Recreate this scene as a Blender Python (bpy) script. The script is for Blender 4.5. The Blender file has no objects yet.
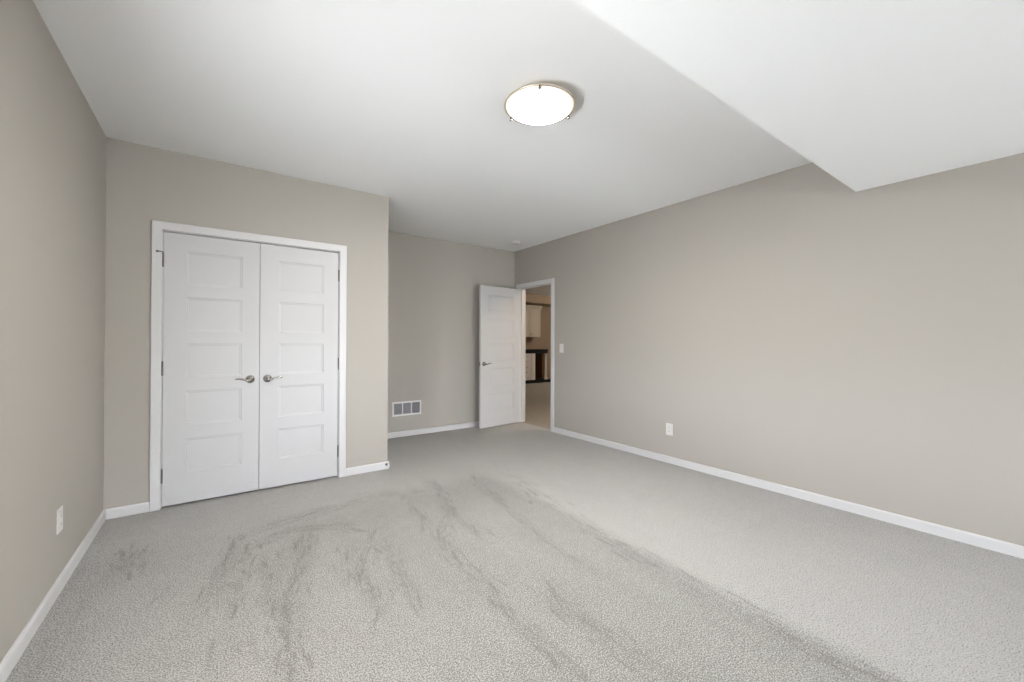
import bpy, bmesh, math, random
import numpy as np
from mathutils import Vector, Matrix

SC = bpy.context.scene
COL = SC.collection
random.seed(7)
R = math.radians

# ------------------------------------------------------------------ camera
YAW, PITCH, ROLL, FPX = 0.625608, 0.0050508, -0.0030959, 408.936
CAM_Z = 1.25
r = Vector((math.cos(YAW), -math.sin(YAW), 0))
fw = Vector((math.sin(YAW) * math.cos(PITCH), math.cos(YAW) * math.cos(PITCH), math.sin(PITCH)))
up = r.cross(fw)
rr = r * math.cos(ROLL) - up * math.sin(ROLL)
uu = r * math.sin(ROLL) + up * math.cos(ROLL)
cd = bpy.data.cameras.new('camera')
cam = bpy.data.objects.new('camera', cd)
COL.objects.link(cam)
m = Matrix((rr, uu, -fw)).transposed().to_4x4()
m.translation = (0, 0, CAM_Z)
cam.matrix_world = m
cd.sensor_fit = 'HORIZONTAL'
cd.sensor_width = 36
cd.lens = FPX / 1024 * 36
cd.shift_x = 0.0002
cd.shift_y = -0.001
cd.clip_start = 0.02
SC.camera = cam

# ------------------------------------------------------------------ world, daylight, exposure
vs = SC.view_settings
vs.view_transform = 'Standard'
vs.look = 'None'
vs.gamma = 1.0
vs.use_curve_mapping = False
vs.exposure = 0.0

SKY = 45.0
LAMP = 262.0
world = bpy.data.worlds.new('overcast_sky')
SC.world = world
world.use_nodes = True
wn = world.node_tree
bg = wn.nodes['Background']
# overcast sky above the horizon, darker lawn and terrace below it
wtc = wn.nodes.new('ShaderNodeTexCoord')
wsx = wn.nodes.new('ShaderNodeSeparateXYZ')
wrp = wn.nodes.new('ShaderNodeValToRGB')
wrp.color_ramp.elements[0].position = 0.49
wrp.color_ramp.elements[0].color = (0.64, 0.66, 0.68, 1)
wrp.color_ramp.elements[1].position = 0.53
wrp.color_ramp.elements[1].color = (0.90, 0.95, 1.04, 1)
wmr = wn.nodes.new('ShaderNodeMapRange')
wmr.inputs['From Min'].default_value = -1
wmr.inputs['From Max'].default_value = 1
wn.links.new(wtc.outputs['Generated'], wsx.inputs[0])
wn.links.new(wsx.outputs['Z'], wmr.inputs['Value'])
wn.links.new(wmr.outputs['Result'], wrp.inputs['Fac'])
wn.links.new(wrp.outputs['Color'], bg.inputs[0])
bg.inputs[1].default_value = SKY


def sky_portal(name, loc, sx, sz, rz=180):
    """tells Cycles where sky light enters: a window of the front wall (faces +y)"""
    ld = bpy.data.lights.new(name, 'AREA')
    ld.shape = 'RECTANGLE'
    ld.size, ld.size_y = sx, sz
    ld.cycles.is_portal = True
    o = bpy.data.objects.new(name, ld)
    COL.objects.link(o)
    o.location = loc
    o.rotation_euler = (R(90), 0, R(rz))
    return o


# ------------------------------------------------------------------ room numbers (metres)
xL, xR = -0.634, 3.819          # left and right wall
yF, yC, yB = -4.60, 3.993, 5.222  # front (behind camera), closet wall, back wall
H = 2.68
ys, zs = 0.958, 2.366           # soffit edge, soffit underside
xc = 1.375                      # closet corner
T = 0.12
BH, BT = 0.070, 0.014           # baseboard
# doorway in the right wall (clear opening)
dA, dB, dZ = 4.338, 5.096, 2.082
# closet opening
cA, cB, cZ = -0.326, 0.914, 2.074
# windows in the front wall: (x0, x1, z0, z1)
WINS = [(0.20, 1.60, 0.25, 1.15), (2.05, 3.70, 0.25, 1.40)]  # unseen; first one added, both sized to balance the light
WINL_ADDED = [(0.70, 2.00, 0.62, 1.45)]      # (y0, y1, z0, z1) unseen left-wall window, added to light the ceiling
for _a, _c, _z0, _z1 in WINS:
    sky_portal('sky_portal', ((_a + _c) / 2, yF - T - 0.01, (_z0 + _z1) / 2), _c - _a, _z1 - _z0)
for _a, _c, _z0, _z1 in WINL_ADDED:
    sky_portal('sky_portal', (xL - T - 0.01, (_a + _c) / 2, (_z0 + _z1) / 2), _c - _a, _z1 - _z0, -90)


# ------------------------------------------------------------------ materials
def new_mat(name):
    mt = bpy.data.materials.new(name)
    mt.use_nodes = True
    nt = mt.node_tree
    b = nt.nodes['Principled BSDF']
    return mt, nt, b


def paint(name, col, rough=0.6, bump=0.0, scale=300, spec=0.3, var=0.0):
    mt, nt, b = new_mat(name)
    b.inputs['Roughness'].default_value = rough
    b.inputs['Specular IOR Level'].default_value = spec
    tc = nt.nodes.new('ShaderNodeTexCoord')
    nz = nt.nodes.new('ShaderNodeTexNoise')
    nz.inputs['Scale'].default_value = scale
    nz.inputs['Detail'].default_value = 3
    nt.links.new(tc.outputs['Object'], nz.inputs['Vector'])
    mx = nt.nodes.new('ShaderNodeMix')
    mx.data_type = 'RGBA'
    mx.inputs['A'].default_value = (*[c * (1 - var) for c in col], 1)
    mx.inputs['B'].default_value = (*[min(1, c * (1 + var)) for c in col], 1)
    nt.links.new(nz.outputs['Fac'], mx.inputs['Factor'])
    nt.links.new(mx.outputs['Result'], b.inputs['Base Color'])
    if bump:
        bp = nt.nodes.new('ShaderNodeBump')
        bp.inputs['Strength'].default_value = bump
        bp.inputs['Distance'].default_value = 0.002
        nt.links.new(nz.outputs['Fac'], bp.inputs['Height'])
        nt.links.new(bp.outputs['Normal'], b.inputs['Normal'])
    return mt


def metal(name, col, rough=0.25):
    mt, nt, b = new_mat(name)
    b.inputs['Metallic'].default_value = 1
    b.inputs['Base Color'].default_value = (*col, 1)
    tc = nt.nodes.new('ShaderNodeTexCoord')
    nz = nt.nodes.new('ShaderNodeTexNoise')
    nz.inputs['Scale'].default_value = 400
    mr = nt.nodes.new('ShaderNodeMapRange')
    mr.inputs['To Min'].default_value = rough * 0.8
    mr.inputs['To Max'].default_value = rough * 1.2
    nt.links.new(tc.outputs['Object'], nz.inputs['Vector'])
    nt.links.new(nz.outputs['Fac'], mr.inputs['Value'])
    nt.links.new(mr.outputs['Result'], b.inputs['Roughness'])
    return mt


def wood(name, c1, c2, rough=0.45):
    mt, nt, b = new_mat(name)
    b.inputs['Roughness'].default_value = rough
    tc = nt.nodes.new('ShaderNodeTexCoord')
    mp = nt.nodes.new('ShaderNodeMapping')
    mp.inputs['Scale'].default_value = (14, 14, 1.5)
    nz = nt.nodes.new('ShaderNodeTexNoise')
    nz.inputs['Scale'].default_value = 5
    nz.inputs['Detail'].default_value = 6
    rp = nt.nodes.new('ShaderNodeValToRGB')
    rp.color_ramp.elements[0].color = (*c1, 1)
    rp.color_ramp.elements[1].color = (*c2, 1)
    rp.color_ramp.elements[0].position = .3
    rp.color_ramp.elements[1].position = .7
    nt.links.new(tc.outputs['Object'], mp.inputs['Vector'])
    nt.links.new(mp.outputs['Vector'], nz.inputs['Vector'])
    nt.links.new(nz.outputs['Fac'], rp.inputs['Fac'])
    nt.links.new(rp.outputs['Color'], b.inputs['Base Color'])
    return mt


M = {}
M['wall'] = paint('greige_wall_paint', (0.415, 0.388, 0.347), 0.75, 0.15, 260, 0.2, 0.012)
M['ceiling'] = paint('white_ceiling_paint', (0.96, 0.965, 0.965), 0.85, 0.25, 160, 0.15, 0.01)
M['trim'] = paint('white_trim_paint', (0.63, 0.625, 0.622), 0.4, 0, 80, 0.4, 0.005)
M['door'] = paint('white_door_paint', (0.55, 0.545, 0.545), 0.45, 0.05, 200, 0.35, 0.006)
M['plastic'] = paint('white_plastic', (0.68, 0.67, 0.645), 0.35, 0, 60, 0.4, 0.005)
M['slot'] = paint('dark_slot', (0.05, 0.05, 0.05), 0.6)
M['nickel'] = metal('satin_nickel', (0.40, 0.385, 0.36), 0.20)
M['dark_nickel'] = metal('dark_nickel', (0.22, 0.21, 0.20), 0.35)
M['pan'] = metal('brushed_warm_nickel', (0.80, 0.72, 0.60), 0.35)
M['grille'] = paint('grey_grille_enamel', (0.50, 0.50, 0.53), 0.5)
M['duct'] = paint('dark_duct', (0.10, 0.10, 0.11), 0.8)
M['cab'] = paint('cream_cabinet_paint', (0.60, 0.54, 0.45), 0.45, 0, 60, 0.3, 0.02)
M['cab_white'] = paint('pale_cabinet_paint', (0.78, 0.74, 0.70), 0.45, 0, 60, 0.3, 0.02)
M['stone'] = paint('black_countertop', (0.012, 0.012, 0.014), 0.25, 0, 90, 0.4, 0.4)
M['black'] = paint('black_toe_kick', (0.010, 0.010, 0.010), 0.7)
M['brown'] = wood('dark_brown_wood', (0.085, 0.045, 0.022), (0.16, 0.085, 0.045))
M['tan'] = paint('tan_wall_paint', (0.36, 0.275, 0.20), 0.75, 0.1, 200, 0.2, 0.02)
M['rubber'] = paint('white_rubber', (0.75, 0.75, 0.73), 0.7)

mt, nt, b = new_mat('lit_frosted_glass')     # brightest under the bulbs, dim and creamy towards the edge of the bowl
b.inputs['Base Color'].default_value = (0.95, 0.93, 0.9, 1)
b.inputs['Roughness'].default_value = 0.3
tc = nt.nodes.new('ShaderNodeTexCoord')
gm = nt.nodes.new('ShaderNodeVectorMath')
gm.operation = 'MULTIPLY'
gm.inputs[1].default_value = (1, 1, 0)
ln = nt.nodes.new('ShaderNodeVectorMath')
ln.operation = 'LENGTH'
mr = nt.nodes.new('ShaderNodeMapRange')
mr.interpolation_type = 'SMOOTHSTEP'
mr.inputs['From Min'].default_value = 0.125
mr.inputs['From Max'].default_value = 0.186
mr.inputs['To Min'].default_value = LAMP
mr.inputs['To Max'].default_value = 0.60
rp = nt.nodes.new('ShaderNodeValToRGB')
rp.color_ramp.elements[0].position = 0.15
rp.color_ramp.elements[0].color = (1.0, 0.985, 0.965, 1)
rp.color_ramp.elements[1].position = 0.19
rp.color_ramp.elements[1].color = (1.0, 0.88, 0.72, 1)
nt.links.new(tc.outputs['Object'], gm.inputs[0])
nt.links.new(gm.outputs[0], ln.inputs[0])
nt.links.new(ln.outputs['Value'], mr.inputs['Value'])
nt.links.new(ln.outputs['Value'], rp.inputs['Fac'])
nt.links.new(mr.outputs['Result'], b.inputs['Emission Strength'])
nt.links.new(rp.outputs['Color'], b.inputs['Emission Color'])
M['lamp'] = mt

mt, nt, b = new_mat('clear_window_glass')
for n in list(nt.nodes):
    if n.type == 'BSDF_PRINCIPLED':
        nt.nodes.remove(n)
tr = nt.nodes.new('ShaderNodeBsdfTransparent')
gl = nt.nodes.new('ShaderNodeBsdfGlossy')
gl.inputs['Roughness'].default_value = 0.02
ms = nt.nodes.new('ShaderNodeMixShader')
ms.inputs['Fac'].default_value = 0.06
nt.links.new(tr.outputs[0], ms.inputs[1])
nt.links.new(gl.outputs[0], ms.inputs[2])
nt.links.new(ms.outputs[0], nt.nodes['Material Output'].inputs['Surface'])
M['glass'] = mt


def carpet(name, base, dark, track_amt=1.0):
    mt, nt, b = new_mat(name)
    b.inputs['Roughness'].default_value = 0.95
    b.inputs['Specular IOR Level'].default_value = 0.05
    L = nt.links.new
    tc = nt.nodes.new('ShaderNodeTexCoord')

    def noise(sc, det, rough=0.6):
        n = nt.nodes.new('ShaderNodeTexNoise')
        n.inputs['Scale'].default_value = sc
        n.inputs['Detail'].default_value = det
        n.inputs['Roughness'].default_value = rough
        L(tc.outputs['Object'], n.inputs['Vector'])
        return n.outputs['Fac']

    def rng(v, a, bb, c, d):
        n = nt.nodes.new('ShaderNodeMapRange')
        n.inputs['From Min'].default_value = a
        n.inputs['From Max'].default_value = bb
        n.inputs['To Min'].default_value = c
        n.inputs['To Max'].default_value = d
        L(v, n.inputs['Value'])
        return n.outputs['Result']

    def mth(op, a, bb):
        n = nt.nodes.new('ShaderNodeMath')
        n.operation = op
        for i, v in enumerate((a, bb)):
            if isinstance(v, (int, float)):
                n.inputs[i].default_value = v
            else:
                L(v, n.inputs[i])
        return n.outputs[0]
    fine = rng(noise(420, 2), 0.3, 0.7, 0.0, 1.0)
    med = rng(noise(9, 4), 0.3, 0.7, 0.0, 1.0)
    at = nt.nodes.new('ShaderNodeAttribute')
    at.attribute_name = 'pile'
    # dark flecks between the tufts: more show on flatter pile and in the darkening under the lamp
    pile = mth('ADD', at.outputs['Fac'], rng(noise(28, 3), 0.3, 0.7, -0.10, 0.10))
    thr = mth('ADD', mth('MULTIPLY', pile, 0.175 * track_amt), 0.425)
    tuft = rng(mth('SUBTRACT', noise(172, 2, 0.6), thr), -0.08, 0.08, 1.0, 0.0)
    f = mth('ADD', mth('MULTIPLY', tuft, 0.70), mth('MULTIPLY', fine, 0.10))
    f = mth('ADD', f, mth('MULTIPLY', med, 0.05))
    f = mth('MINIMUM', f, 1.0)
    mx = nt.nodes.new('ShaderNodeMix')
    mx.data_type = 'RGBA'
    mx.inputs['A'].default_value = (*base, 1)
    mx.inputs['B'].default_value = (*dark, 1)
    L(f, mx.inputs['Factor'])
    L(mx.outputs['Result'], b.inputs['Base Color'])
    bp = nt.nodes.new('ShaderNodeBump')
    bp.inputs['Strength'].default_value = 0.35
    bp.inputs['Distance'].default_value = 0.006
    L(mth('ADD', mth('MULTIPLY', noise(172, 2, 0.6), 1.0), mth('MULTIPLY', noise(420, 2), 0.4)), bp.inputs['Height'])
    L(bp.outputs['Normal'], b.inputs['Normal'])
    return mt


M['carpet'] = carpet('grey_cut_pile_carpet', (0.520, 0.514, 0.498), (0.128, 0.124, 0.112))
M['carpet_hall'] = carpet('grey_beige_hall_carpet', (0.40, 0.375, 0.335), (0.17, 0.155, 0.13))


# ------------------------------------------------------------------ mesh helpers
def obj(name, bm, mat, parent=None, smooth=False, loc=None, bevel=0):
    if bevel:
        es = [e for e in bm.edges if len(e.link_faces) == 2 and e.calc_face_angle(0) > 0.6]
        bmesh.ops.bevel(bm, geom=es, offset=bevel, segments=2, profile=0.5, affect='EDGES', clamp_overlap=True)
    bmesh.ops.recalc_face_normals(bm, faces=bm.faces)
    me = bpy.data.meshes.new(name)
    bm.to_mesh(me)
    bm.free()
    if mat:
        me.materials.append(mat)
    if smooth:
        for p in me.polygons:
            p.use_smooth = True
    o = bpy.data.objects.new(name, me)
    COL.objects.link(o)
    if parent:
        o.parent = parent
    if loc:
        o.location = loc
    return o


def empty(name, loc, rotz=0):
    o = bpy.data.objects.new(name, None)
    COL.objects.link(o)
    o.location = loc
    o.rotation_euler = (0, 0, rotz)
    o.empty_display_size = 0.1
    return o


def tag(o, label=None, cat=None, group=None, kind=None):
    if label:
        o['label'] = label
    if cat:
        o['category'] = cat
    if group:
        o['group'] = group
    if kind:
        o['kind'] = kind
    return o


def struct(o, label=None, cat=None):
    return tag(o, label, cat, None, 'structure')


def box(bm, x0, x1, y0, y1, z0, z1):
    vs_ = [bm.verts.new((x, y, z)) for x in (x0, x1) for y in (y0, y1) for z in (z0, z1)]
    for f in ((0, 1, 3, 2), (4, 6, 7, 5), (0, 4, 5, 1), (2, 3, 7, 6), (0, 2, 6, 4), (1, 5, 7, 3)):
        bm.faces.new([vs_[i] for i in f])
    return vs_


def boxes(*bs):
    bm = bmesh.new()
    for q in bs:
        box(bm, *q)
    return bm


def lathe(bm, prof, seg=32, mat=Matrix.Identity(4)):
    """prof: list of (radius, height) revolved about local z"""
    rings = []
    for (rad, h) in prof:
        if rad < 1e-6:
            rings.append([bm.verts.new(mat @ Vector((0, 0, h)))])
        else:
            rings.append([bm.verts.new(mat @ Vector((rad * math.cos(2 * math.pi * k / seg), rad * math.sin(2 * math.pi * k / seg), h))) for k in range(seg)])
    for a, c in zip(rings, rings[1:]):
        for k in range(seg):
            k2 = (k + 1) % seg
            if len(a) == 1 and len(c) == 1:
                continue
            if len(a) == 1:
                bm.faces.new((a[0], c[k], c[k2]))
            elif len(c) == 1:
                bm.faces.new((a[k], a[k2], c[0]))
            else:
                bm.faces.new((a[k], a[k2], c[k2], c[k]))
    if len(rings[0]) > 1:
        bm.faces.new(rings[0][::-1])
    if len(rings[-1]) > 1:
        bm.faces.new(rings[-1])


def tube(bm, pts, radii, seg=12, flat=1.0):
    """swept tube; flat squashes the section along local z"""
    rings = []
    n = len(pts)
    for i in range(n):
        a = Vector(pts[max(0, i - 1)])
        c = Vector(pts[min(n - 1, i + 1)])
        t = (c - a).normalized()
        u_ = Vector((0, 0, 1))
        if abs(t.dot(u_)) > 0.95:
            u_ = Vector((0, 1, 0))
        s = t.cross(u_).normalized()
        w = s.cross(t).normalized()
        rad = radii[i] if isinstance(radii, (list, tuple)) else radii
        rings.append([bm.verts.new(Vector(pts[i]) + s * rad * math.cos(2 * math.pi * k / seg) + w * rad * flat * math.sin(2 * math.pi * k / seg)) for k in range(seg)])
    for a, c in zip(rings, rings[1:]):
        for k in range(seg):
            k2 = (k + 1) % seg
            bm.faces.new((a[k], a[k2], c[k2], c[k]))
    bm.faces.new(rings[0][::-1])
    bm.faces.new(rings[-1])


def prism_run(bm, prof, p0, p1, out):
    """extrude a 2D profile (d outwards along 'out', z) from p0 to p1"""
    p0, p1, out = Vector(p0), Vector(p1), Vector(out)
    A = [bm.verts.new(p0 + out * d + Vector((0, 0, z))) for d, z in prof]
    B = [bm.verts.new(p1 + out * d + Vector((0, 0, z))) for d, z in prof]
    n = len(prof)
    for i in range(n):
        j = (i + 1) % n
        bm.faces.new((A[i], A[j], B[j], B[i]))
    bm.faces.new(A[::-1])
    bm.faces.new(B)


BASE_PROF = [(0, 0), (BT, 0), (BT, BH - 0.012), (BT - 0.003, BH - 0.005), (BT - 0.008, BH), (0, BH)]

# ------------------------------------------------------------------ the shell
hx1, hy0, hy1 = 11.4, 2.6, 10.35   # hall extents

HT = H + 0.05    # wall tops run into the ceiling slab
lb, y_ = [], yF - T
for a, c, z0, z1 in WINL_ADDED:
    lb += [(xL - T, xL, y_, a, 0, HT), (xL - T, xL, a, c, 0, z0), (xL - T, xL, a, c, z1, HT)]
    y_ = c
struct(obj('wall_left', boxes(*lb, (xL - T, xL, y_, yB + T, 0, HT)), M['wall']))
# unseen slab added outside the left window to block sky, not ground light
struct(obj('added_sky_blocker', boxes((xL - 4.6, xL - T, -3.0, 6.5, 2.16, 2.30)), M['brown']))
struct(obj('wall_back', boxes((xL, xR, yB, yB + T, 0, HT)), M['wall']))
struct(obj('wall_right', boxes((xR, xR + T, yF - T, dA - 0.018, 0, HT), (xR, xR + T, dB + 0.018, yB + T, 0, HT),
                               (xR, xR + T, dA - 0.018, dB + 0.018, dZ + 0.018, HT)), M['wall']))
struct(obj('wall_closet', boxes((xL, cA - 0.018, yC, yC + T, 0, HT), (cB + 0.018, xc, yC, yC + T, 0, HT),
                                (cA - 0.018, cB + 0.018, yC, yC + T, cZ + 0.018, HT),
                                (xc - T, xc, yC + T, yB, 0, HT)), M['wall']))
# front wall with two window openings (behind the camera)
fb, x_ = [], xL
for a, c, z0, z1 in WINS:
    fb += [(x_, a, yF - T, yF, 0, HT), (a, c, yF - T, yF, 0, z0), (a, c, yF - T, yF, z1, HT)]
    x_ = c
fb.append((x_, xR, yF - T, yF, 0, HT))
struct(obj('wall_front', boxes(*fb), M['wall']))
struct(obj('ceiling', boxes((xL - T, xR + T, yF - T, yB + T, H, H + 0.1)), M['ceiling']))
struct(obj('ceiling_soffit', boxes((xL, xR, yF, ys, zs, H)), M['ceiling']))

for i, (a, c, z0, z1, left) in enumerate([q + (0,) for q in WINS] + [q + (1,) for q in WINL_ADDED]):
    w = empty('window_%d' % (i + 1), (xL, (a + c) / 2, z0) if left else ((a + c) / 2, yF, z0), R(-90) if left else 0)
    struct(w)  # the left one is an added window that lights the ceiling
    hw, hh = (c - a) / 2, z1 - z0
    f = 0.045
    obj('window_frame', boxes((-hw, hw, -T, 0.0, 0, f), (-hw, hw, -T, 0.0, hh - f, hh), (-hw, -hw + f, -T, 0.0, f, hh - f),
                              (hw - f, hw, -T, 0.0, f, hh - f), (-0.02, 0.02, -T, -0.06, f, hh - f)), M['trim'], w)
    obj('window_pane', boxes((-hw + f, -0.02, -0.095, -0.09, f, hh - f), (0.02, hw - f, -0.095, -0.09, f, hh - f)), M['glass'], w)
    obj('window_sill', boxes((-hw - 0.05, hw + 0.05, 0.0005, 0.04, -0.03, -0.005)), M['trim'], w, bevel=0.004)

# ------------------------------------------------------------------ carpet with walked-in and vacuumed tracks
STROKES = [  # polyline on the floor, half width, darkness
    ([(1.58, 3.45), (1.42, 2.73), (1.4, 2.26)], .045, .50),
    ([(1.45, 2.75), (1.25, 2.5), (1.18, 2.35), (1.13, 2.03), (1.12, 1.75), (1.11, 1.52), (1.11, 1.27), (1.10, 1.0)], .040, .55),
    ([(2.24, 3.18), (2.14, 2.64), (2.08, 2.22), (2.04, 1.74), (2.03, 1.39), (2.01, 1.1), (2.02, 0.87), (2.0, 0.64), (2.01, 0.45), (2.0, .1)], .060, .55),
    ([(1.92, 3.32), (1.85, 2.85), (1.73, 2.26), (1.67, 1.88), (1.65, 1.52)], .035, .40),
    ([(1.36, 1.59), (1.34, 1.45), (1.35, 1.19), (1.34, 1.06), (1.35, 0.93), (1.36, .6)], .045, .65),
    ([(1.26, 3.27), (1.2, 2.76), (1.14, 2.45)], .030, .35),
    ([(0.14, 3.22), (0.06, 2.85), (0.01, 2.56), (0.0, 2.4)], .040, .60),
    ([(0.18, 3.02), (0.11, 2.57), (0.06, 2.28)], .040, .55),
    ([(0.48, 2.95), (0.37, 2.45), (0.28, 2.2), (0.24, 1.84), (0.25, 1.6)], .040, .65),
    ([(0.22, 2.72), (0.23, 2.23), (0.26, 2.01)], .040, .60),
    ([(0.36, 2.85), (0.30, 2.44), (0.27, 2.16)], .085, .40),
    ([(0.83, 2.7), (0.70, 2.40), (0.63, 2.16), (0.61, 1.84)], .035, .45),
    ([(0.70, 2.62), (0.62, 2.40), (0.58, 2.2)], .060, .45),
    ([(0.84, 2.6), (0.84, 2.3), (0.8, 2.08), (0.76, 1.8)], .045, .45),
    ([(0.79, 2.12), (0.82, 2.04)], .035, .70),
    ([(-0.45, 3.36), (-0.41, 3.15), (-0.37, 2.94)], .030, .65),
    ([(-0.36, 3.25), (-0.38, 3.0)], .060, .45),
    ([(0.22, 3.19), (0.45, 3.23), (0.62, 3.28), (0.99, 3.3), (1.18, 3.34)], .055, .50),
    ([(0.21, 3.0), (0.46, 3.05), (0.68, 2.97), (0.81, 2.77)], .045, .45),
    ([(0.80, 3.45), (1.1, 3.38), (1.4, 3.2)], .060, .30),
    ([(-0.52, 3.81), (-0.09, 3.75), (0.28, 3.72), (0.9, 3.7)], .26, .30),
    ([(-0.62, 3.9), (-0.6, 3.3), (-0.61, 2.7), (-0.62, 1.3)], .16, .40),
    ([(0.08, 2.05), (0.09, 1.95)], .040, .35),
    ([(-0.20, 2.62), (-0.16, 2.70)], .030, .35),
    ([(1.46, 3.95), (1.5, 4.5), (1.55, 5.2)], .22, .25),
    ([(2.3, 4.1), (2.6, 4.3), (3.0, 4.3)], .16, .20),
]


def pile_and_light_value(P, gx, gy):
    """0 = brushed-up pile, 1 = dark (pressed pile plus darkening under the lamp); P is an (n,2) array"""
    rng_ = np.random.RandomState(3)

    def rowsel(cx, cy, h):
        i0, i1 = np.searchsorted(gx, [cx - h, cx + h])
        j0, j1 = np.searchsorted(gy, [cy - h, cy + h])
        return (np.arange(j0, j1)[:, None] * len(gx) + np.arange(i0, i1)[None]).ravel()
    # wobble the tracks so their borders are ragged
    wob = np.zeros_like(P)
    for k in range(14):
        fr = rng_.uniform(4, 20)
        th = rng_.uniform(0, 6.28)
        ph = rng_.uniform(0, 6.28)
        w = np.sin((P[:, 0] * math.cos(th) + P[:, 1] * math.sin(th)) * fr + ph)
        an = rng_.uniform(0, 6.28)
        wob += 0.018 / math.sqrt(fr) * np.stack([w * math.cos(an), w * math.sin(an)], 1)
    Q = P + wob

    def vnoise(X, Y, seed):
        """smooth lattice noise 0..1"""
        g = np.random.RandomState(seed).rand(256, 256)
        xi, yi = np.floor(X).astype(int), np.floor(Y).astype(int)
        fx, fy = X - xi, Y - yi
        fx, fy = fx * fx * (3 - 2 * fx), fy * fy * (3 - 2 * fy)
        a0, a1 = g[yi % 256, xi % 256], g[yi % 256, (xi + 1) % 256]
        b0, b1 = g[(yi + 1) % 256, xi % 256], g[(yi + 1) % 256, (xi + 1) % 256]
        return (a0 * (1 - fx) + a1 * fx) * (1 - fy) + (b0 * (1 - fx) + b1 * fx) * fy
    out = np.zeros(len(P))
    for k, (pts, hw, a) in enumerate(STROKES):
        best = np.full(len(P), 9.0)
        along = np.zeros(len(P))
        side_ = np.zeros(len(P))
        s0 = 0.0
        for (x0, y0), (x1, y1) in zip(pts, pts[1:]):
            d = np.array([x1 - x0, y1 - y0])
            L2 = d @ d
            Ln = math.sqrt(L2)
            t = np.clip(((Q - (x0, y0)) @ d) / L2, 0, 1)
            ex, ey = Q[:, 0] - x0 - t * d[0], Q[:, 1] - y0 - t * d[1]
            dd = np.hypot(ex, ey)
            nb = dd < best
            best = np.where(nb, dd, best)
            along = np.where(nb, s0 + t * Ln, along)
            side_ = np.where(nb, (ex * d[1] - ey * d[0]) / Ln, side_)
            s0 += Ln
        # brushed streaks running along the track, ragged and broken
        st = 0.50 * vnoise(side_ / 0.018 + 40, along / 0.22 + 7, 11 + k) + 0.50 * vnoise(P[:, 0] / 0.011, P[:, 1] / 0.016, 90 + k)
        st = np.clip((st - 0.33) / 0.30, 0, 1)
        ends = np.clip(along / 0.12 + 0.3, 0, 1) * np.clip((s0 - along) / 0.12 + 0.3, 0, 1)
        g = 0.40 * a * np.exp(-(best / (1.35 * hw)) ** 2) * (0.15 + 0.85 * st) * ends
        out = np.maximum(out, g) + 0.3 * np.minimum(out, g)
    # short brushed dashes scattered along the tracks
    for pts, hw, a in STROKES:
        if hw > 0.1:
            continue
        for (x0, y0), (x1, y1) in zip(pts, pts[1:]):
            Ln = math.hypot(x1 - x0, y1 - y0)
            ux, uy = (x1 - x0) / Ln, (y1 - y0) / Ln
            for q in range(int(Ln * 20 * (1 + hw * 10)) + 1):
                t = rng_.uniform(-0.02, Ln + 0.02)
                off = rng_.normal(0, hw * 0.85)
                th = rng_.normal(0, 0.13)
                dx, dy = ux * math.cos(th) - uy * math.sin(th), ux * math.sin(th) + uy * math.cos(th)
                cx, cy = x0 + ux * t - uy * off, y0 + uy * t + ux * off
                hl, w = rng_.uniform(0.02, 0.09), rng_.uniform(0.004, 0.009)
                amp = a * rng_.uniform(0.25, 0.95)
                msk = rowsel(cx, cy, hl + 0.03)
                ex, ey = P[msk, 0] - cx, P[msk, 1] - cy
                al, sd = ex * dx + ey * dy, -ex * dy + ey * dx
                out[msk] = np.maximum(out[msk], out[msk] * 0.6 + amp * np.exp(-(sd / w) ** 2 - (al / hl) ** 4))
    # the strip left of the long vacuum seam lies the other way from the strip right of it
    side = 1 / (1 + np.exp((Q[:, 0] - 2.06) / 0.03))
    lay_and_light = side / (1 + np.exp((Q[:, 1] - 3.30) / 0.12))  # kept lighter at the far end to make up for weak light
    out = 1.0 * out + lay_and_light * (0.32 + 0.26 / (1 + np.exp((0.55 - Q[:, 0]) / 0.25)))  # extra darkening offsets the lamp's pool of light
    out += 0.10 * (vnoise(P[:, 0] / 0.09, P[:, 1] / 0.30, 5) - 0.5) + 0.10 * (vnoise(P[:, 0] / 0.5, P[:, 1] / 0.5, 6) - 0.5)
    return np.clip(out, 0, 1)


def floor_grid(name, x0, x1, y0, y1, step, mat):
    gx = np.linspace(x0, x1, int((x1 - x0) / step) + 1)
    gy = np.concatenate([np.linspace(y0, 0, 60)[:-1], np.linspace(0, y1, int(y1 / step) + 1)])
    nx, ny = len(gx) - 1, len(gy) - 1
    X, Y = np.meshgrid(gx, gy)
    V = np.stack([X.ravel(), Y.ravel(), np.zeros(X.size)], 1)
    idx = np.arange((nx + 1) * (ny + 1)).reshape(ny + 1, nx + 1)
    F = np.stack([idx[:-1, :-1], idx[:-1, 1:], idx[1:, 1:], idx[1:, :-1]], -1).reshape(-1, 4)
    me = bpy.data.meshes.new(name)
    me.from_pydata(V.tolist(), [], F.tolist())
    at = me.attributes.new('pile', 'FLOAT', 'POINT')
    at.data.foreach_set('value', pile_and_light_value(V[:, :2], gx, gy).astype(np.float32))
    me.materials.append(mat)
    o = bpy.data.objects.new(name, me)
    COL.objects.link(o)
    return o


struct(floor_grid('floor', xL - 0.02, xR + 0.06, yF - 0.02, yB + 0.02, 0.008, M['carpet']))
struct(obj('floor_hall', boxes((xR + 0.06, hx1, hy0, hy1, -0.05, 0.0)), M['carpet_hall']))

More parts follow.
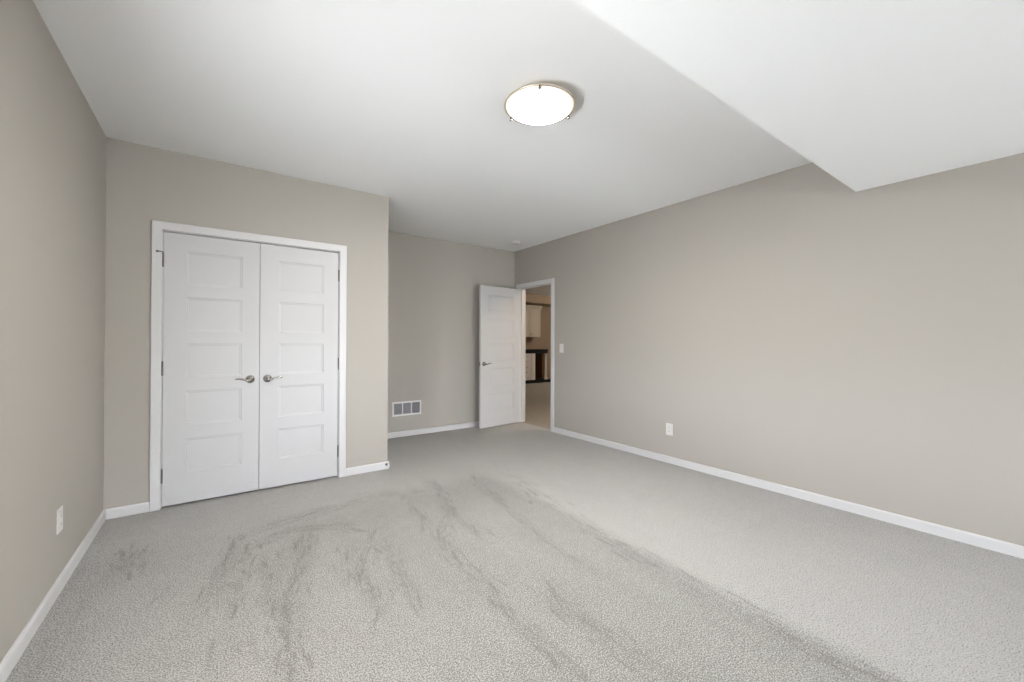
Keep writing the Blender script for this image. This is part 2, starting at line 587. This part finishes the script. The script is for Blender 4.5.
# ------------------------------------------------------------------ the hall and kitchenette wall seen through the doorway
HH = 2.68
struct(obj('wall_hall_back', boxes((xR + T, hx1, hy1, hy1 + T, 0, HH)), M['tan']))
struct(obj('wall_hall_right', boxes((hx1, hx1 + T, hy0, hy1 + T, 0, HH)), M['wall']))
struct(obj('wall_hall_front', boxes((xR + T, hx1 + T, hy0 - T, hy0, 0, HH)), M['wall']))
struct(obj('wall_hall_left', boxes((xR + T * 0, xR + T, yB + T, hy1 + T, 0, HH)), M['wall']))
struct(obj('ceiling_hall', boxes((xR + T, hx1 + T, hy0 - T, hy1 + T, HH, HH + 0.1)), M['ceiling']))
struct(obj('ceiling_hall_soffit', boxes((5.6, hx1, 9.62, hy1, 2.44, HH)), M['tan']))

# ------------------------------------------------------------------ baseboards
def baseboard(name, runs):
    bm = bmesh.new()
    for p0, p1, out in runs:
        prism_run(bm, BASE_PROF, p0, p1, out)
    return struct(obj(name, bm, M['trim']))


baseboard('baseboard_left', [((xL, yF, 0), (xL, yC, 0), (1, 0, 0))])
baseboard('baseboard_right', [((xR, yF, 0), (xR, dA - 0.068, 0), (-1, 0, 0))])
baseboard('baseboard_back', [((xc, yB, 0), (xR - 0.0, yB, 0), (0, -1, 0))])
baseboard('baseboard_closet_left', [((xL + BT, yC, 0), (cA - 0.066, yC, 0), (0, -1, 0))])
baseboard('baseboard_closet_right', [((cB + 0.066, yC, 0), (xc + BT, yC, 0), (0, -1, 0)), ((xc, yC, 0), (xc, yB - BT, 0), (1, 0, 0))])
baseboard('baseboard_front', [((xL + BT, yF, 0), (xR - BT, yF, 0), (0, 1, 0))])


# ------------------------------------------------------------------ casings (trim) and jambs
def casing_bm(a, c, ztop, w, t, side):
    """mitred flat casing with eased edges; local x along wall, y = out of wall (negative), z up"""
    bm = bmesh.new()
    rv = 0.004                                           # reveal
    prof = [(rv, 0), (rv, t - 0.004), (rv + 0.004, t), (w - 0.004, t), (w, t - 0.004), (w, 0)]
    st = []
    for q, (cx, cz, sx, sz) in enumerate(((a, 0, -1, 0), (a, ztop, -1, 1), (c, ztop, 1, 1), (c, 0, 1, 0))):
        st.append([bm.verts.new((cx + sx * d, side * h, cz + sz * d)) for d, h in prof])
    for s0, s1 in zip(st, st[1:]):
        for i in range(len(prof)):
            j = (i + 1) % len(prof)
            bm.faces.new((s0[i], s0[j], s1[j], s1[i]))
    bm.faces.new(st[0][::-1])
    bm.faces.new(st[-1])
    return bm


# closet casing on wall y = yC, facing -y
cc = struct(obj('trim_1', casing_bm(cA, cB, cZ, 0.065, 0.016, -1), M['trim'], loc=(0, yC, 0)), 'white painted casing around the pair of closet doors', 'door casing')
obj('jamb', boxes((cA - 0.018, cA, 0.0, T, 0, cZ + 0.018), (cB, cB + 0.018, 0.0, T, 0, cZ + 0.018), (cA, cB, 0.0, T, cZ, cZ + 0.018),
                  (cA, cA + 0.01, 0.042, 0.06, 0, cZ), (cB - 0.01, cB, 0.042, 0.06, 0, cZ), (cA, cB, 0.042, 0.06, cZ - 0.01, cZ)), M['trim'], cc)
for i, cx in enumerate((0.235, 0.352)):
    obj('catch_plate', boxes((cx - 0.026, cx + 0.026, 0.003, 0.025, cZ - 0.006, cZ)), M['dark_nickel'], cc)
# doorway casing on wall x = xR, facing -x : local x -> world -y ... rotate by +90 deg
dc = obj('trim_2', casing_bm(-dB, -dA, dZ, 0.065, 0.016, -1), M['trim'])
dc.location = (xR, 0, 0)
dc.rotation_euler = (0, 0, R(-90))    # local x -> -y world, local -y -> -x world
struct(dc, 'white painted casing of the open doorway in the right wall', 'door casing')
obj('jamb', boxes((-dB - 0.018, -dB, 0, T, 0, dZ + 0.018), (-dA, -dA + 0.018, 0, T, 0, dZ + 0.018), (-dB, -dA, 0, T, dZ, dZ + 0.018),
                  (-dB, -dB + 0.011, 0.042, 0.075, 0, dZ), (-dA - 0.011, -dA, 0.042, 0.075, 0, dZ), (-dB, -dA, 0.042, 0.075, dZ - 0.011, dZ)), M['trim'], dc)
hc = obj('trim_3', casing_bm(-dB, -dA, dZ, 0.065, 0.016, 1), M['trim'])
hc.location = (xR + T, 0, 0)
hc.rotation_euler = (0, 0, R(-90))
struct(hc)

# ------------------------------------------------------------------ five-panel doors
PZ = [(0.245, 0.503), (0.607, 0.868), (0.970, 1.230), (1.325, 1.585), (1.678, 1.935)]


def panel_door_bm(W, px0, px1, z0, z1, th, pz=PZ):
    """slab with five recessed panels on both faces; x 0..W, y 0 (front) .. th, z z0..z1"""
    bm = bmesh.new()
    xs = [0, px0, px1, W]
    zz = [z0]
    for a, c in pz:
        zz += [a, c]
    zz.append(z1)

    def face(yf, inward):
        for i in range(3):
            for k in range(len(zz) - 1):
                xa, xb, za, zb = xs[i], xs[i + 1], zz[k], zz[k + 1]
                if i == 1 and k % 2 == 1:
                    rings = []
                    for ins, dp in ((0, 0), (0.003, 0.0035), (0.013, 0.0045), (0.016, 0.0068)):
                        y = yf + inward * dp
                        rings.append([bm.verts.new(v) for v in ((xa + ins, y, za + ins), (xb - ins, y, za + ins), (xb - ins, y, zb - ins), (xa + ins, y, zb - ins))])
                    for ra, rb in zip(rings, rings[1:]):
                        for q in range(4):
                            q2 = (q + 1) % 4
                            bm.faces.new((ra[q], ra[q2], rb[q2], rb[q]))
                    bm.faces.new(rings[-1])
                else:
                    bm.faces.new([bm.verts.new(v) for v in ((xa, yf, za), (xb, yf, za), (xb, yf, zb), (xa, yf, zb))])
    face(0, 1)
    face(th, -1)
    for xe in (0, W):
        bm.faces.new([bm.verts.new(v) for v in ((xe, 0, z0), (xe, th, z0), (xe, th, z1), (xe, 0, z1))])
    for ze in (z0, z1):
        bm.faces.new([bm.verts.new(v) for v in ((0, 0, ze), (W, 0, ze), (W, th, ze), (0, th, ze))])
    bmesh.ops.remove_doubles(bm, verts=bm.verts, dist=1e-5)
    return bm


def lever_bm(sgn, L=0.104):
    """curved lever with round rosette; out of the door is -y, lever points to sgn*x"""
    bm = bmesh.new()
    rot = Matrix.Rotation(R(90), 4, 'X')        # local z -> -y
    lathe(bm, [(0.0325, 0.0), (0.0325, 0.004), (0.029, 0.009), (0.018, 0.012), (0.013, 0.014), (0.0115, 0.040), (0.013, 0.044), (0.013, 0.056), (0.009, 0.060), (0, 0.061)], 28, rot)
    pts, rad = [], []
    for i in range(15):
        t = i / 14
        x = sgn * (t * L)
        z = -0.005 * math.sin(min(1, t / 0.4) * math.pi) + 0.010 * min(1, max(0, (t - 0.2) / 0.5)) ** 1.5 - 0.003 * max(0, t - 0.75) * 4
        y = -0.050 - 0.004 * math.sin(t * math.pi)
        pts.append((x, y, z))
        rad.append(0.0105 * (1 - 0.5 * t) if i < 14 else 0.003)
    tube(bm, pts, rad, 12)
    return bm


def hinge_bm(stop=0):
    """butt hinge seen closed: knuckle barrel with ball tips and two leaf edges; out is -y"""
    bm = bmesh.new()
    hh = 0.048
    lathe(bm, [(0.003, -hh - 0.007), (0.0055, -hh - 0.004), (0.0062, -hh), (0.0062, -0.017), (0.0056, -0.0165), (0.0062, -0.016), (0.0062, 0.016),
               (0.0056, 0.0165), (0.0062, 0.017), (0.0062, hh), (0.0055, hh + 0.004), (0.003, hh + 0.007)], 14, Matrix.Translation((0, -0.0045, 0)))
    box(bm, -0.0015, 0.0015, -0.004, 0.02, -hh, hh)
    return bm


def closet_leaf(name, x_left, W, hinge_left, pxa, pxb, label):
    """placed with the slab's lower left front corner at (x_left, yC+0.002)"""
    th = 0.035
    e = empty(name, (x_left, yC + 0.002, 0))
    tag(e, label, 'closet door', None, 'structure')
    obj('door_panel', panel_door_bm(W, pxa, pxb, 0.016, 2.066, th), M['door'], e)
    kx = W - 0.063 if hinge_left else 0.056
    k = obj('door_handle', lever_bm(-1 if hinge_left else 1), M['nickel'], e, True, loc=(kx, 0, 0.937))
    tag(k, 'satin nickel lever handle on round rosette')
    hx = -0.002 if hinge_left else W + 0.002
    for i, hz in enumerate((0.245, 1.046, 1.857)):
        h = obj('hinge', hinge_bm(), M['dark_nickel'], e, True, loc=(hx, -0.006, hz))
        if i == 2 and hinge_left:
            bm = bmesh.new()
            tube(bm, [(0, -0.006, 0.056), (-0.012, -0.016, 0.057), (-0.032, -0.020, 0.057)], 0.0042, 10)
            lathe(bm, [(0.0075, 0), (0.0085, 0.004), (0.0085, 0.010), (0.006, 0.013)], 14, Matrix.Translation((-0.032, -0.0075, 0.057)) @ Matrix.Rotation(R(90), 4, 'X'))
            obj('hinge_pin_stop', bm, M['dark_nickel'], h, True)
    return e


closet_leaf('door_1', -0.3225, 0.6125, True, 0.134, 0.492, 'left white five-panel closet door, its lever pointing left')
closet_leaf('door_2', 0.2945, 0.6155, False, 0.136, 0.494, 'right white five-panel closet door, its lever pointing right')

# the entry door standing open against the back wall: local x from hinge to free edge, front (-y local) faces the camera
ang = R(180 + 6.3)
pv = Vector((xR - 0.020, 5.100, 0))
d3 = empty('door_3', pv, ang)
tag(d3, 'white five-panel door standing open beside the doorway in the far corner', 'door', None, 'structure')
# rotated by ~180 deg: local +y looks at the camera, so the slab lies between y=0.005 and y=0.040
DW = 0.760
bm = panel_door_bm(DW, 0.118, DW - 0.132, 0.016, 2.064, 0.035)
bmesh.ops.translate(bm, vec=(0, 0.005, 0), verts=bm.verts)
obj('door_panel', bm, M['door'], d3)
for sgn, yy, rz in ((1, 0.040, R(180)), (-1, 0.005, 0)):
    k = obj('door_handle', lever_bm(1 if sgn > 0 else -1), M['dark_nickel'] if sgn > 0 else M['nickel'], d3, True, loc=(DW - 0.062, yy, 0.935))
    k.rotation_euler = (0, 0, rz)
tag(obj('latch_plate', boxes((DW - 0.0005, DW + 0.0015, 0.010, 0.035, 0.905, 0.965)), M['dark_nickel'], d3), 'dark metal latch plate')
for hz in (0.245, 1.046, 1.857):
    hb = obj('hinge', hinge_bm(), M['dark_nickel'], d3, True, loc=(-0.002, 0.0005, hz))


# ------------------------------------------------------------------ things on the walls and ceiling
def wall_plate(name, loc, rz, label, cat, kind):
    """plate in local xz, out of the wall is -y"""
    e = empty(name, loc, rz)
    tag(e, label, cat)
    w, h, t = 0.037, 0.060, 0.006
    bm = boxes((-w, w, -t, 0, -h, h))
    obj('cover_plate', bm, M['plastic'], e, bevel=0.003)
    if kind == 'outlet':
        for sz in (-0.0195, 0.0195):
            bm = bmesh.new()
            n = 24
            ring = []
            for y in (-t - 0.002, -t + 0.001):
                vs_ = []
                for q in range(n):
                    a = 2 * math.pi * q / n
                    vs_.append(bm.verts.new((0.0165 * math.cos(a), y, sz + max(-0.0125, min(0.0125, 0.0165 * math.sin(a))))))
                ring.append(vs_)
            for q in range(n):
                bm.faces.new((ring[0][q], ring[0][(q + 1) % n], ring[1][(q + 1) % n], ring[1][q]))
            bm.faces.new(ring[0])
            s = obj('socket', bm, M['plastic'], e)
            y0 = -t - 0.0026
            bm = boxes((-0.0075, -0.0055, y0, -t - 0.001, sz - 0.002, sz + 0.006), (0.0055, 0.0075, y0, -t - 0.001, sz - 0.001, sz + 0.006))
            lathe(bm, [(0.0026, 0), (0.0026, 0.002)], 12, Matrix.Translation((0, -t - 0.0006, sz - 0.0065)) @ Matrix.Rotation(R(90), 4, 'X'))
            obj('slots', bm, M['slot'], s)
        bm = bmesh.new()
        lathe(bm, [(0.003, 0), (0.003, 0.001), (0.001, 0.0016)], 12, Matrix.Translation((0, -t, 0)) @ Matrix.Rotation(R(90), 4, 'X'))
        obj('screw', bm, M['plastic'], e)
    else:
        bm = boxes((-0.0165, 0.0165, -t - 0.004, -t + 0.001, -0.033, 0.033))
        for v in bm.verts:
            if v.co.z > 0 and v.co.y < -t - 0.002:
                v.co.y += 0.003
        obj('rocker', bm, M['plastic'], e, bevel=0.001)
        for sz in (-0.048, 0.048):
            bm = bmesh.new()
            lathe(bm, [(0.003, 0), (0.003, 0.001), (0.001, 0.0016)], 12, Matrix.Translation((0, -t, sz)) @ Matrix.Rotation(R(90), 4, 'X'))
            obj('screw', bm, M['plastic'], e)
    return e


wall_plate('wall_outlet', (xR, 2.485, 0.350), R(-90), 'white duplex wall outlet low on the long right wall', 'outlet', 'outlet')
wall_plate('wall_outlet', (xL, 2.990, 0.352), R(90), 'white duplex wall outlet low on the left wall', 'outlet', 'outlet')
wall_plate('light_switch', (xR, 4.123, 1.168), R(-90), 'white rocker light switch on the right wall next to the doorway', 'light switch', 'switch')

# return air vent on the back wall
vx0, vx1, vz0, vz1 = 1.858, 2.256, 0.274, 0.460
v = empty('wall_vent', ((vx0 + vx1) / 2, yB, vz0))
tag(v, 'white three-section return air grille low on the back wall', 'vent')
W, Hh, fr, mu = vx1 - vx0, vz1 - vz0, 0.021, 0.013
cw = (W - 2 * fr - 2 * mu) / 3
x0 = -W / 2
bm = boxes((x0, -x0, -0.008, 0, 0, fr), (x0, -x0, -0.008, 0, Hh - fr, Hh), (x0, x0 + fr, -0.008, 0, fr, Hh - fr), (-x0 - fr, -x0, -0.008, 0, fr, Hh - fr),
           (x0 + fr + cw, x0 + fr + cw + mu, -0.008, 0, fr, Hh - fr), (x0 + fr + 2 * cw + mu, x0 + fr + 2 * cw + 2 * mu, -0.008, 0, fr, Hh - fr))
obj('grille_frame', bm, M['plastic'], v)
obj('duct_backing', boxes((x0 + fr, -x0 - fr, -0.0012, -0.0002, fr, Hh - fr)), M['duct'], v)
for k in range(3):
    a = x0 + fr + k * (cw + mu)
    bm = bmesh.new()
    nb = 15
    for q in range(nb):
        z = fr + (q + 0.5) * (Hh - 2 * fr) / nb
        vs_ = box(bm, a, a + cw, -0.0068, -0.0014, -0.0006, 0.0006)
        bmesh.ops.rotate(bm, verts=vs_, cent=(0, -0.004, 0), matrix=Matrix.Rotation(R(42), 3, 'X'))
        bmesh.ops.translate(bm, verts=vs_, vec=(0, 0, z))
    obj('louver_section', bm, M['grille'], v)

# flush ceiling light
lx, ly = 1.523, 1.838
lt = empty('ceiling_light', (lx, ly, H))
tag(lt, 'lit round flush-mount ceiling light with frosted glass bowl and nickel rim', 'ceiling light')
bm = bmesh.new()
lathe(bm, [(0.120, 0), (0.124, -0.010), (0.160, -0.030), (0.196, -0.044), (0.206, -0.049), (0.208, -0.053), (0.207, -0.057), (0.203, -0.059), (0.199, -0.058), (0.197, -0.050), (0.14, -0.02)], 64)
obj('rim', bm, M['pan'], lt, True)
bm = bmesh.new()
prof = [(0.1955, -0.048)]
for k in range(17):
    a = k / 16 * math.pi / 2
    prof.append((0.1965 * math.cos(a) if k < 16 else 0.0, -0.053 - 0.034 * math.sin(a)))
lathe(bm, prof, 64)
obj('glass_bowl', bm, M['lamp'], lt, True)
for k in range(3):
    a = math.atan2(-ly, -lx) + R(120 * k)      # one finial on the side of the camera
    bm = bmesh.new()
    mtx = Matrix.Translation((0.201 * math.cos(a), 0.201 * math.sin(a), -0.060))
    lathe(bm, [(0.006, 0.004), (0.006, -0.006), (0.009, -0.009), (0.009, -0.014), (0.004, -0.018), (0, -0.0185)], 14, mtx)
    obj('finial', bm, M['dark_nickel'], lt, True)

# smoke detector
sd = empty('smoke_detector', (3.424, 4.65, H))
tag(sd, 'small round white smoke detector on the ceiling in the far corner', 'smoke detector')
bm = bmesh.new()
lathe(bm, [(0.052, 0), (0.052, -0.006), (0.050, -0.008), (0.046, -0.009)], 40)
obj('base_ring', bm, M['plastic'], sd, True)
bm = bmesh.new()
lathe(bm, [(0.043, -0.008), (0.043, -0.014), (0.056, -0.016), (0.057, -0.026), (0.050, -0.036), (0.034, -0.041), (0.012, -0.042), (0, -0.042)], 40)
obj('cover', bm, M['plastic'], sd, True)

# spring door stop on the baseboard at the closet corner
ds = empty('door_stop', (xc - 0.014, yC - BT, 0.046))
tag(ds, 'small door stop with white tip on the baseboard at the closet corner', 'door stop')
rot = Matrix.Rotation(R(90), 4, 'X')
bm = bmesh.new()
lathe(bm, [(0.013, 0), (0.013, 0.003), (0.008, 0.007), (0.006, 0.012)], 20, rot)
obj('mounting_plate', bm, M['dark_nickel'], ds, True)
bm = bmesh.new()
pts = []
for i in range(97):
    t = i / 96
    a = t * 2 * math.pi * 9
    pts.append((0.0052 * math.cos(a), -0.010 - 0.040 * t, 0.0052 * math.sin(a)))
tube(bm, pts, 0.0017, 6)
obj('spring', bm, M['dark_nickel'], ds, True)
bm = bmesh.new()
lathe(bm, [(0.007, 0.048), (0.0095, 0.050), (0.0095, 0.060), (0.007, 0.064), (0, 0.065)], 20, rot)
obj('rubber_tip', bm, M['rubber'], ds, True)

# ------------------------------------------------------------------ kitchenette across the hall
def cab_door_bm(x0, x1, z0, z1, y, t=0.02, rail=0.055):
    bm = bmesh.new()
    box(bm, x0, x0 + rail, y - t, y, z0, z1)
    box(bm, x1 - rail, x1, y - t, y, z0, z1)
    box(bm, x0 + rail, x1 - rail, y - t, y, z0, z0 + rail)
    box(bm, x0 + rail, x1 - rail, y - t, y, z1 - rail, z1)
    box(bm, x0 + rail, x1 - rail, y - t + 0.009, y, z0 + rail, z1 - rail)
    return bm


def knob_bm(x, y, z):
    bm = bmesh.new()
    lathe(bm, [(0.006, 0), (0.006, 0.012), (0.014, 0.018), (0.014, 0.024), (0.006, 0.028), (0, 0.0285)], 14, Matrix.Translation((x, y, z)) @ Matrix.Rotation(R(90), 4, 'X'))
    return bm


uy = 10.02
uc = empty('wall_cabinet', (7.955, hy1, 1.41))
tag(uc, 'cream two-door wall cabinet seen through the doorway above the black counter', 'cabinet')
uw = 0.40
depth = hy1 - uy
obj('carcass', boxes((-uw, uw, -depth, 0, 0, 0.87)), M['cab'], uc)
for a, c, kx in ((-uw + 0.004, -0.003, -0.03), (0.003, uw - 0.004, 0.03)):
    dd = obj('cabinet_door', cab_door_bm(a, c, 0.004, 0.862, -depth), M['cab'], uc)
    obj('knob', knob_bm(kx, -depth - 0.02, 0.09), M['nickel'], dd, True)
bm = bmesh.new()
prism_run(bm, [(0, 0.871), (depth + 0.02, 0.871), (depth + 0.03, 0.90), (depth + 0.06, 0.96), (depth + 0.065, 0.989), (0, 0.989)], (-uw - 0.03, 0, 0), (uw + 0.03, 0, 0), (0, -1, 0))
obj('crown_moulding', bm, M['cab'], uc)

by = 9.70
bc = empty('base_cabinet', (7.35, hy1, 0))
tag(bc, 'pale base cabinet with stacked drawers under the black counter across the hall', 'cabinet')
d = hy1 - by
obj('carcass', boxes((0, 0.535, -d + 0.01, 0, 0.10, 0.905)), M['cab_white'], bc)
obj('toe_kick', boxes((0, 0.535, -d + 0.005, -d + 0.05, 0.0, 0.10)), M['black'], bc)
nd = 5
for k in range(nd):
    z0 = 0.105 + k * 0.159
    df = obj('drawer', boxes((0.012, 0.372, -d - 0.010, -d + 0.0098, z0, z0 + 0.151)), M['cab_white'], bc, bevel=0.003)
    bm = bmesh.new()
    tube(bm, [(0.13, -d - 0.010, z0 + 0.073), (0.13, -d - 0.03, z0 + 0.073), (0.25, -d - 0.03, z0 + 0.073), (0.25, -d - 0.010, z0 + 0.073)], 0.005, 8)
    obj('drawer_pull', bm, M['dark_nickel'], df, True)
obj('end_pilaster', boxes((0.392, 0.44, -d - 0.012, -d + 0.01, 0.10, 0.905), (0.455, 0.535, -d - 0.012, -d + 0.01, 0.10, 0.905)), M['cab_white'], bc, bevel=0.004)

nk = empty('open_cabinet', (7.887, hy1, 0))
tag(nk, 'dark brown open niche with a pale end leg under the black counter', 'cabinet')
obj('niche_back', boxes((0, 0.40, -0.24, -0.20, 0.10, 0.905)), M['brown'], nk)
obj('niche_side', boxes((0, 0.03, -d + 0.03, -0.24, 0.10, 0.905), (0.31, 0.40, -d + 0.04, -0.24, 0.10, 0.905)), M['brown'], nk)
obj('plinth', boxes((0.0, 0.33, -d - 0.03, -d + 0.03, 0.0, 0.135)), M['black'], nk)
bm = boxes((0.412, 0.462, -d + 0.0, -d + 0.05, 0.06, 0.905), (0.39, 0.484, -d - 0.02, -d + 0.07, 0.10, 0.16))
tag(obj('end_leg', bm, M['cab_white'], nk, bevel=0.004), 'pale square end leg')
obj('base_rail', boxes((0.335, 0.66, -d - 0.01, -d + 0.03, 0.0, 0.085)), M['black'], nk)

ct = empty('countertop', (7.35, hy1, 0.905))
tag(ct, 'long black countertop across the hall seen through the open doorway', 'countertop')
obj('slab', boxes((-0.3, 1.045, -d - 0.03, 0, 0.078, 0.122)), M['stone'], ct, bevel=0.004)
obj('apron', boxes((-0.3, 1.035, -d - 0.015, -0.005, 0.001, 0.0775)), M['stone'], ct)

# unseen hall lamps (warm); the nearer one is added to brighten the open door
for i, (px, py, e_) in enumerate(((4.95, 3.7, 38), (8.6, 6.4, 14))):
    dl = empty('unseen_downlight', (px, py, HH))
    tag(dl, ('unseen warm downlight added near the doorway to brighten the open door', 'warm recessed downlight in the hall ceiling nearer the kitchenette')[i], 'ceiling light')
    bm = bmesh.new()
    lathe(bm, [(0.085, 0), (0.085, -0.004), (0.062, -0.006), (0.060, -0.001)], 32)
    obj('trim_ring', bm, M['plastic'], dl, True)
    ld = bpy.data.lights.new('hall_lamp', 'AREA')
    ld.shape = 'DISK'
    ld.size = 0.12
    ld.energy = e_
    ld.color = (1.0, 0.80, 0.60)
    o = bpy.data.objects.new('hall_lamp', ld)
    COL.objects.link(o)
    o.location = (px, py, HH - 0.012)

gl = empty('added_globe_light', (8.9, 7.9, HH))  # unseen globe, added to lift the hall ceiling
tag(gl, 'unseen opal globe light added to brighten the hall ceiling', 'ceiling light')
bm = bmesh.new()
lathe(bm, [(0.07, 0), (0.07, -0.015), (0.03, -0.03), (0.03, -0.06)], 28)
obj('canopy', bm, M['pan'], gl, True)
bm = bmesh.new()
lathe(bm, [(0.028, -0.055)] + [(0.13 * math.sin(R(12 + 168 * k / 14)) if k < 14 else 0.0, -0.185 + 0.13 * math.cos(R(12 + 168 * k / 14))) for k in range(15)], 32)
mt, nt, b = new_mat('added_globe_glow')
b.inputs['Emission Color'].default_value = (1.0, 0.88, 0.75, 1)
b.inputs['Emission Strength'].default_value = 75.0
obj('globe', bm, mt, gl, True)
